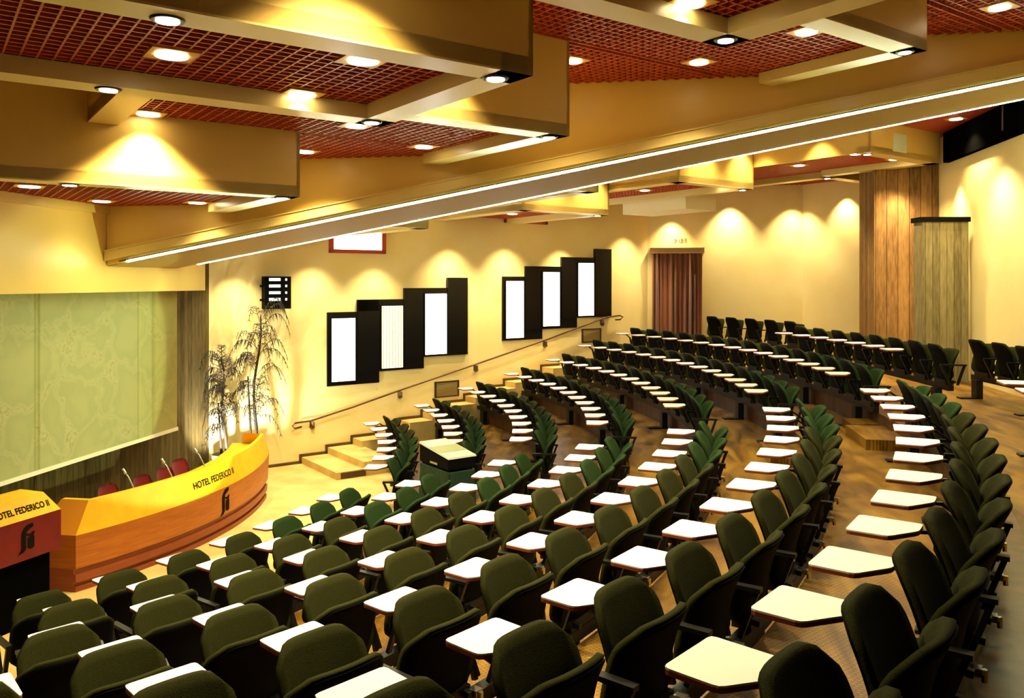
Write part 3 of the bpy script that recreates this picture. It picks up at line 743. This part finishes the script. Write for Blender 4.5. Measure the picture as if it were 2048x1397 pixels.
# ------------------------------------------------------------------ stage: screen, desk, lectern, chairs, mics
scn = thing('projection_screen', 'large pale green projection screen hanging above the stage', 'screen', (4.70, -1.4, 1.09), 0)
def screen_mat():  # projected picture is painted into the cloth colour
    m = mat('projection_cloth', (.5, .5, .28), .8, spec=.1); N, L, Bs = nodes(m)
    tc = N.new('ShaderNodeTexCoord'); sx = N.new('ShaderNodeSeparateXYZ'); L.new(tc.outputs['Object'], sx.inputs[0])
    vo = N.new('ShaderNodeTexVoronoi'); vo.feature = 'DISTANCE_TO_EDGE'; vo.inputs['Scale'].default_value = 2.3
    nz = N.new('ShaderNodeTexNoise'); nz.inputs['Scale'].default_value = 3.0; nz.inputs['Detail'].default_value = 6
    mx0 = N.new('ShaderNodeMixRGB'); mx0.inputs[0].default_value = .35; L.new(tc.outputs['Object'], mx0.inputs[1]); L.new(nz.outputs['Color'], mx0.inputs[2])
    L.new(tc.outputs['Object'], nz.inputs['Vector']); L.new(mx0.outputs[0], vo.inputs['Vector'])
    r1 = ramp(N, [(0, (.29, .29, .13)), (.010, (.40, .39, .20)), (.1, (.33, .345, .17)), (.3, (.37, .37, .18))]); L.new(vo.outputs['Distance'], r1.inputs[0])
    # vertical borders at given y (object) positions
    r2 = ramp(N, [(0, (1, 1, 1)), (.28, (1, 1, 1)), (.283, (.6, .6, .45)), (.29, (1.0, 1.0, .9)), (.30, (.62, .62, .45)), (.305, (1, 1, 1)), (.76, (1, 1, 1)), (.764, (.72, .7, .5)), (.77, (1.06, 1.06, .95)), (.84, (1, 1, .92)), (.845, (.78, .76, .55)), (.87, (1.04, .98, .8)), (1, (.95, .82, .55))])
    mr = N.new('ShaderNodeMapRange'); mr.inputs['From Min'].default_value = -1.5; mr.inputs['From Max'].default_value = 2.6; L.new(sx.outputs['Y'], mr.inputs['Value']); L.new(mr.outputs[0], r2.inputs[0])
    mx = N.new('ShaderNodeMixRGB'); mx.blend_type = 'MULTIPLY'; mx.inputs[0].default_value = 1; L.new(r1.outputs[0], mx.inputs[1]); L.new(r2.outputs[0], mx.inputs[2]); L.new(mx.outputs[0], Bs.inputs['Base Color'])
    return m
bm = B(); box(bm, -.006, .006, -2.6, 2.6, .05, 2.3); bm_obj('screen_cloth', bm, screen_mat(), scn)
bm = B(); box(bm, -.015, .015, -2.62, 2.62, .0, .05); bm_obj('bottom_bar', bm, mat('pale_bar', (.75, .74, .6), .4), scn)
spot((9.1, .2, 1.3), (4.7, -1.0, 2.2), 260, 50, .15, (.86, 1.0, .48), .03)

def uf(v): return 6.2 - .1 * v * v
prof = [(0.0, 0.0, 2), (.0, .055, 2), (.035, .055, 2), (.035, .10, 2), (0, .10, 2), (0, .185, 2), (.03, .185, 2), (.03, .25, 2), (0, .25, 1), (0, .61, 1), (.085, .94, 0), (.14, .94, 0), (.17, .76, 0), (.62, .76, 0)]
VL, VR = -2.31, 2.12
dk = thing('conference_desk', 'long curved yellow and orange conference desk on the stage', 'desk', (6.0, 0, 0), 0)
def desk_part(name, seg, m, ends=True):
    bm = B(); n = 48; ringL = []
    for i in range(n + 1):
        row = []
        for d, z, _ in seg:
            zt = min(z / .61, 1); vl = VL + (0.2 * max(0, (z - .61) / .33) if d <= .17 else .12); vr = VR - (.45 * (1 - zt)) - (0.2 * max(0, (z - .61) / .33) if d <= .17 else .12)
            v = vl + (vr - vl) * i / n; uu = uf(v) - d
            row.append(bm.verts.new((uu - 6.0, v, z)))
        ringL.append(row)
    for i in range(n):
        for j in range(len(seg) - 1):
            bm.faces.new((ringL[i][j], ringL[i + 1][j], ringL[i + 1][j + 1], ringL[i][j + 1]))
    bmesh.ops.recalc_face_normals(bm, faces=bm.faces)
    return bm_obj(name, bm, m, dk)
def desk_end(name, seg, m, left):
    """end cap: front profile mirrored to a back line"""
    bm = B(); A = []; Bk = []
    for d, z, _ in seg:
        zt = min(z / .61, 1); vv = (VL + 0.2 * max(0, (z - .61) / .33)) if left else (VR - .45 * (1 - zt) - 0.2 * max(0, (z - .61) / .33))
        A.append(bm.verts.new((uf(vv) - d - 6.0, vv, z))); bk = .50 - d
        Bk.append(bm.verts.new((uf(vv) - bk - 6.0, vv, z)))
    for j in range(len(seg) - 1): bm.faces.new((A[j], A[j + 1], Bk[j + 1], Bk[j]))
    bmesh.ops.recalc_face_normals(bm, faces=bm.faces)
    bm_obj(name, bm, m, dk)
desk_part('plinth', prof[0:9], M['redwood']); desk_part('front_panel', prof[8:10], M['orange']); desk_part('upper_panel', prof[9:12], M['yellow']); desk_part('worktop', prof[11:14], M['yellow'])
for left in (True, False):
    desk_end('end_panel', prof[8:10], M['maroon'] if False else M['orange'], left); desk_end('end_top', prof[9:11], mat('orange_end', (.70, .27, .015), .4) if left else M['yellow'], left); desk_end('end_plinth', prof[0:9], M['redwood'], left)
bm = B(); vv = VL + .2; box(bm, uf(vv) - 6.0 - .41, uf(vv) - 6.0 - .09, vv, vv + .06, .925, .941); bm_obj('end_cap', bm, M['yellow'], dk)
# back board of the desk
bm = B(); n = 24; pr = None
for i in range(n + 1):
    v = VL + .12 + (VR - .1 - VL - .12) * i / n; c = [bm.verts.new((uf(v) - .22 - 6.0, v * .97, z)) for z in (0.02, .75)]
    if pr: bm.faces.new((pr[0], c[0], c[1], pr[1]))
    pr = c
bm_obj('back_board', bm, M['redwood'], dk)

def text_mesh(body, size):
    c = bpy.data.curves.new('txt', 'FONT'); c.body = body; c.size = size; c.extrude = .0; c.align_x = 'CENTER'; c.align_y = 'CENTER'; c.offset = .002
    o = bpy.data.objects.new('txt', c); col.objects.link(o)
    dg = bpy.context.evaluated_depsgraph_get(); me = bpy.data.meshes.new_from_object(o.evaluated_get(dg))
    bpy.data.objects.remove(o)
    bm = B(); bm.from_mesh(me); bpy.data.meshes.remove(me)
    return bm
def desk_surf(s, z, out=.004):
    v = s
    if z > .61:
        d = .085 * (z - .61) / .33
    else: d = 0
    return Vector((uf(v) - d + out - 6.0, v, z))
def subdiv_place(bm, fn, name, m, parent, thick=None):
    bmesh.ops.triangulate(bm, faces=bm.faces)
    for v in bm.verts: v.co = fn(v.co.x, v.co.y)
    return bm_obj(name, bm, m, parent)
bm = text_mesh('HOTEL FEDERICO II', .115); 
xs = [v.co.x for v in bm.verts]; sw = .92 / (max(xs) - min(xs))
subdiv_place(bm, lambda x, y: desk_surf(-.27 + x * sw, .765 + y), 'lettering', M['ink'], dk)
def emblem_bm(s):
    """black joined f and i emblem, unit height 1"""
    bm = B()
    def poly(p): bm.faces.new([bm.verts.new((x * s, y * s, 0)) for x, y in p])
    poly([(.0, -.50), (.17, -.46), (.24, -.42), (.30, -.40), (.30, .10), (.10, .06), (.10, -.38)])          # f stem
    poly([(.10, .06), (.30, .10), (.32, .24), (.18, .36), (.10, .22)])
    poly([(.18, .36), (.32, .24), (.50, .34), (.58, .36), (.60, .50), (.44, .50), (.30, .46)])
    poly([(-.08, -.56), (.08, -.44), (.17, -.40), (.30, -.40), (.20, -.50)])
    poly([(.30, .10), (.30, .16), (.46, .12), (.60, .20), (.66, .16), (.62, .06), (.46, .04)])   # cross bar
    poly([(.36, -.38), (.36, .0), (.60, .06), (.64, -.02), (.64, -.36), (.60, -.42), (.48, -.44)])  # i body
    return bm
bm = emblem_bm(.33); subdiv_place(bm, lambda x, y: desk_surf(-.22 + x, .43 + y), 'emblem', M['ink'], dk)

# lectern
d = Vector((sin(radians(10.8)), cos(radians(10.8)), 0))
lec = thing('lectern', 'maroon lectern with a yellow sloping top at the left edge of the photo', 'lectern', (5.76, -3.21, 0), -radians(10.8))
lw = .40
bm = B(); hexa(bm, [(-.42, -lw, .66), (0.06, -lw, .66), (0.06, lw, .66), (-.42, lw, .66), (-.42, -lw, 1.05), (.06, -lw, 1.05), (.06, lw, 1.05), (-.42, lw, 1.05)]); bm_obj('front_panel', bm, M['maroon'], lec)
bm = B(); hexa(bm, [(-.42, -lw, 1.05), (.06, -lw, 1.05), (.06, lw, 1.05), (-.42, lw, 1.05), (-.36, -lw + .11, 1.24), (-.05, -lw + .11, 1.24), (-.05, lw - .11, 1.24), (-.36, lw - .11, 1.24)]); bm_obj('sloping_top', bm, M['yellow'], lec)
bm = B(); box(bm, -.34, .0, -lw + .08, lw - .08, 0, .66); bm_obj('base', bm, M['matt'], lec)
def lec_top(x, y):  # sloping front face
    t = (y + .095) / .19
    return Vector((.06 - .11 * t + .004, x, 1.05 + .19 * t))
bm = text_mesh('HOTEL FEDERICO II', .075); xs = [v.co.x for v in bm.verts]; sw = .60 / (max(xs) - min(xs))
subdiv_place(bm, lambda x, y: lec_top(x * sw, y - .01), 'lettering', M['ink'], lec)
bm = emblem_bm(.26); subdiv_place(bm, lambda x, y: Vector((.064, x - .07, .87 + y)), 'emblem', M['ink'], lec)
for s in (-.12, .0):
    bm = B(); tube(bm, [(-.2, s - .1, 1.24), (-.28, s - .18, 1.30), (-.36, s - .26, 1.34)], .008, 6); tube(bm, [(-.36, s - .26, 1.34), (-.42, s - .32, 1.355)], .016, 8); bm_obj('microphone', bm, M['silver'], lec, True)

# desk microphones
mic = None
MICS = [(-1.38, 'gooseneck microphone on the desk, the leftmost of three'), (-.79, 'gooseneck microphone on the desk, the middle of three'), (-.13, 'gooseneck microphone on the desk, the one nearest the palms')]
for v, lab in MICS:
    loc = (uf(v) - .24, v, .76)
    if mic is None:
        mic = thing('gooseneck_microphone', lab, 'microphone', loc, 0, 'gooseneck microphones on the desk')
        bm = B(); cyl(bm, 0, 0, 0, .03, .05, 16); bm_obj('foot', bm, M['black'], mic, False)
        bm = B(); tube(bm, [(0, 0, .02), (-.06, 0, .16), (-.12, 0, .27), (-.15, 0, .30)], .008, 8); bm_obj('stem', bm, M['silver'], mic, True)
        bm = B(); tube(bm, [(-.15, 0, .30), (-.19, 0, .36)], .015, 10); bm_obj('capsule', bm, M['silver'], mic, True)
    else:
        dup(mic, loc, 0, lab)
# red stage chairs
rc = None
RC = [(5.37, -1.05, 'red chair behind the desk, leftmost of the stage chairs'), (5.50, -.55, 'red chair behind the desk, second from the left'), (5.54, -.10, 'red chair behind the desk, behind the middle microphone'), (5.44, .42, 'red chair behind the desk, the one nearest the palms'), (5.05, -2.72, 'red chair tucked between the lectern and the desk end')]
for x, y, lab in RC:
    if rc is None:
        rc = thing('red_chair', lab, 'chair', (x, y, 0), 0, 'red chairs behind the desk')
        bm = B(); n = 8; P = []
        for j in range(7):
            row = []
            for i in range(n + 1):
                a = -1 + 2 * i / n; b = j / 6
                hw = .21 * (1 - .18 * b ** 4); row.append(bm.verts.new((-.20 - .08 * b + .05 * a * a, a * hw, .50 + .33 * b * (1 - .08 * a ** 4))))
            P.append(row)
        for j in range(6):
            for i in range(n): bm.faces.new((P[j][i], P[j][i + 1], P[j + 1][i + 1], P[j + 1][i]))
        r_ = bmesh.ops.solidify(bm, geom=bm.faces[:], thickness=.05); bmesh.ops.recalc_face_normals(bm, faces=bm.faces)
        bm_obj('backrest', bm, M['red_fabric'], rc, True)
        bm = B(); box(bm, -.2, .16, -.21, .21, .40, .46); bmesh.ops.bevel(bm, geom=bm.edges[:], offset=.02, segments=2, affect='EDGES'); bm_obj('seat', bm, M['red_fabric'], rc)
        for sx_ in (-1, 1):
            for sy_ in (-1, 1):
                bm = B(); tube(bm, [(sx_ * .17, sy_ * .18, .43), (sx_ * .2, sy_ * .2, 0)], .012, 8); bm_obj('leg', bm, M['black_metal'], rc)
        bm = B(); bar(bm, (-.19, -.12, .45), (-.23, -.12, .62), .03, .012); bar(bm, (-.19, .12, .45), (-.23, .12, .62), .03, .012); bm_obj('back_support', bm, M['black_metal'], rc)
    else:
        dup(rc, (x, y, 0), 0, lab)

# ------------------------------------------------------------------ palms
def palm(x, y, h, lab, seed, lean, nf, spread):
    rnd = random.Random(seed)
    t = thing('potted_palm', lab, 'plant', (x, y, 0), 0, 'dry palms in the corner')
    bm = B(); cyl(bm, 0, 0, 0, .42, .17, 20, .22); bm_obj('planter', bm, M['pot'], t)
    bm = B(); cyl(bm, 0, 0, .40, .425, .19, 20); bm_obj('soil', bm, M['bark'], t)
    bm = B(); pts = [(lean * s * s + .03 * sin(s * 9), .03 * cos(s * 8), .3 + (h - .3) * s) for s in [i / 9 for i in range(10)]]
    tube(bm, pts, .035, 8, r2=.014)
    pts2 = [(-.05 - .1 * s, .05 * s, .3 + (h * .62 - .3) * s) for s in [i / 6 for i in range(7)]]
    tube(bm, pts2, .026, 8, r2=.012)
    bm_obj('trunk', bm, M['bark'], t, True)
    bm = B()
    for f in range(nf):
        s = .25 + .75 * f / (nf - 1); base = Vector((lean * s * s, 0, .3 + (h - .3) * s)); az = rnd.uniform(0, 2 * pi); L_ = rnd.uniform(.45, .85) * spread
        dr = Vector((cos(az), sin(az), 0)); sp = []
        rise = rnd.uniform(.1, .55)
        for i in range(11):
            q = i / 10; sp.append(base + dr * (L_ * q * (1 - .15 * q)) + Vector((0, 0, rise * sin(q * 2.2) - .75 * L_ * q * q * .9)))
        for i in range(10): bar(bm, sp[i], sp[i + 1], .007, .007)
        for i in range(2, 11):
            for rep in range(2):
                dd = (sp[i] - sp[i - 1]).normalized(); sd = dd.cross(Vector((0, 0, 1))).normalized() * (1 if rep else -1)
                ll = rnd.uniform(.14, .28) * (1.15 - i / 14); a = sp[i] - dd * rnd.uniform(0, .05)
                mid = a + (dd * .5 + sd * .6 + Vector((0, 0, -.10))) * ll * .6; end = a + (dd * .55 + sd * .5 + Vector((0, 0, -.9))) * ll
                wv = dd * .008
                va = [bm.verts.new(p) for p in (a - wv, a + wv, mid + wv, mid - wv)]; bm.faces.new(va); e = bm.verts.new(end); bm.faces.new((va[3], va[2], e))
    for v in bm.verts:
        gx, gy = x + v.co.x, y + v.co.y
        gx = max(gx, 4.36); pp = gx - gy
        if pp < 1.50: gy = gx - 1.50
        v.co.x, v.co.y = gx - x, gy - y
    bm_obj('foliage', bm, M['leaf'], t)
    return t
palm(5.05, 3.02, 2.75, 'tall dry palm with drooping dark fronds in the corner, nearer the stairs', 5, .10, 40, .8)
palm(4.66, 2.72, 2.05, 'shorter dry palm beside the brown boarded wall', 11, -.08, 30, .62)
# floor uplighter behind the desk lighting the palm corner
up = thing('floor_spotlight', 'small floor lamp behind the desk end lighting the palms', 'light', (4.75, 2.05, 0), 0)
bm = B(); cyl(bm, 0, 0, 0, .14, .07, 16); bm_obj('housing', bm, M['black'], up); bm = B(); cyl(bm, 0, 0, .14, .15, .055, 16); bm_obj('lens', bm, M['lampw'], up)
spot((4.75, 2.05, .22), (4.95, 3.3, 1.9), 420, 110, .8, (1, .93, .75), .04)

# ------------------------------------------------------------------ projector on green-draped cart in the aisle
zc = .24
ct = thing('projector_cart', 'cart draped with dark green cloth standing in the centre aisle', 'cart', (9.12, .33, zc), radians(-45)); ct.scale = (.82, .82, .95)
def drape_cart():
    bm = B(); n = 40; L2, W2 = .50, .27; per = []
    for i in range(n * 2):
        t = 2 * pi * i / (2 * n); c, s = cos(t), sin(t)
        e = 6; r_ = (abs(c) ** e + abs(s) ** e) ** (-1 / e); per.append((c * r_, s * r_))
    top = [bm.verts.new((x * L2, y * W2, .70)) for x, y in per]
    bot = [bm.verts.new((x * (L2 + .03 + .015 * sin(i * 1.7)), y * (W2 + .03 + .015 * sin(i * 1.7)), .04)) for i, (x, y) in enumerate(per)]
    bm.faces.new(top)
    for i in range(len(per)):
        j = (i + 1) % len(per); bm.faces.new((bot[i], bot[j], top[j], top[i]))
    bmesh.ops.recalc_face_normals(bm, faces=bm.faces); return bm
bm_obj('cloth', drape_cart(), M['greencloth'], ct)
bm = B(); box(bm, -.46, .46, -.24, .24, .02, .68); bm_obj('cabinet', bm, M['black'], ct)
pj = thing('video_projector', 'large dark video projector with grey lid on the green-draped cart', 'projector', (9.12, .33, zc + .67), radians(-45)); pj.scale = (.82, .82, .95)
bm = B(); hexa(bm, [(-.46, -.25, .02), (.46, -.25, .02), (.46, .25, .02), (-.46, .25, .02), (-.46, -.25, .27), (.46, -.25, .17), (.46, .25, .17), (-.46, .25, .27)]); bmesh.ops.bevel(bm, geom=bm.edges[:], offset=.012, segments=2, affect='EDGES'); bm_obj('body', bm, M['black'], pj)
bm = B(); hexa(bm, [(-.47, -.26, .272), (.47, -.26, .172), (.47, .26, .172), (-.47, .26, .272), (-.46, -.25, .295), (.46, -.25, .195), (.46, .25, .195), (-.46, .25, .295)]); bm_obj('lid', bm, M['projtop'], pj)
bm = B(); hexa(bm, [(-.12, -.25, .2585), (.20, -.25, .2239), (.20, .25, .2239), (-.12, .25, .2585), (-.12, -.25, .2625), (.20, -.25, .228), (.20, .25, .228), (-.12, .25, .2625)]); bm_obj('lid_panel', bm, M['projlabel'], pj)
bm = B(); box(bm, -.10, .12, -.262, -.255, .05, .075); bm_obj('badge', bm, M['projlabel'], pj)
bm = B()
for v in ((-.4, -.2), (.4, -.2), (-.4, .2), (.4, .2)): cyl(bm, v[0], v[1], 0, .022, .025, 10)
bm_obj('feet', bm, M['black'], pj)
# low step box with dark front beside the aisle
tb = thing('floor_box', 'low box with a dark opening beside the centre aisle step', 'box', (14.55, .85, 1.44), radians(3))
bm = B(); box(bm, -.28, .28, -.22, .22, 0, .115); bm_obj('carcass', bm, M['floor'], tb); bm = B(); box(bm, -.20, .24, -.226, -.22, .015, .10); bm_obj('opening', bm, M['black'], tb)
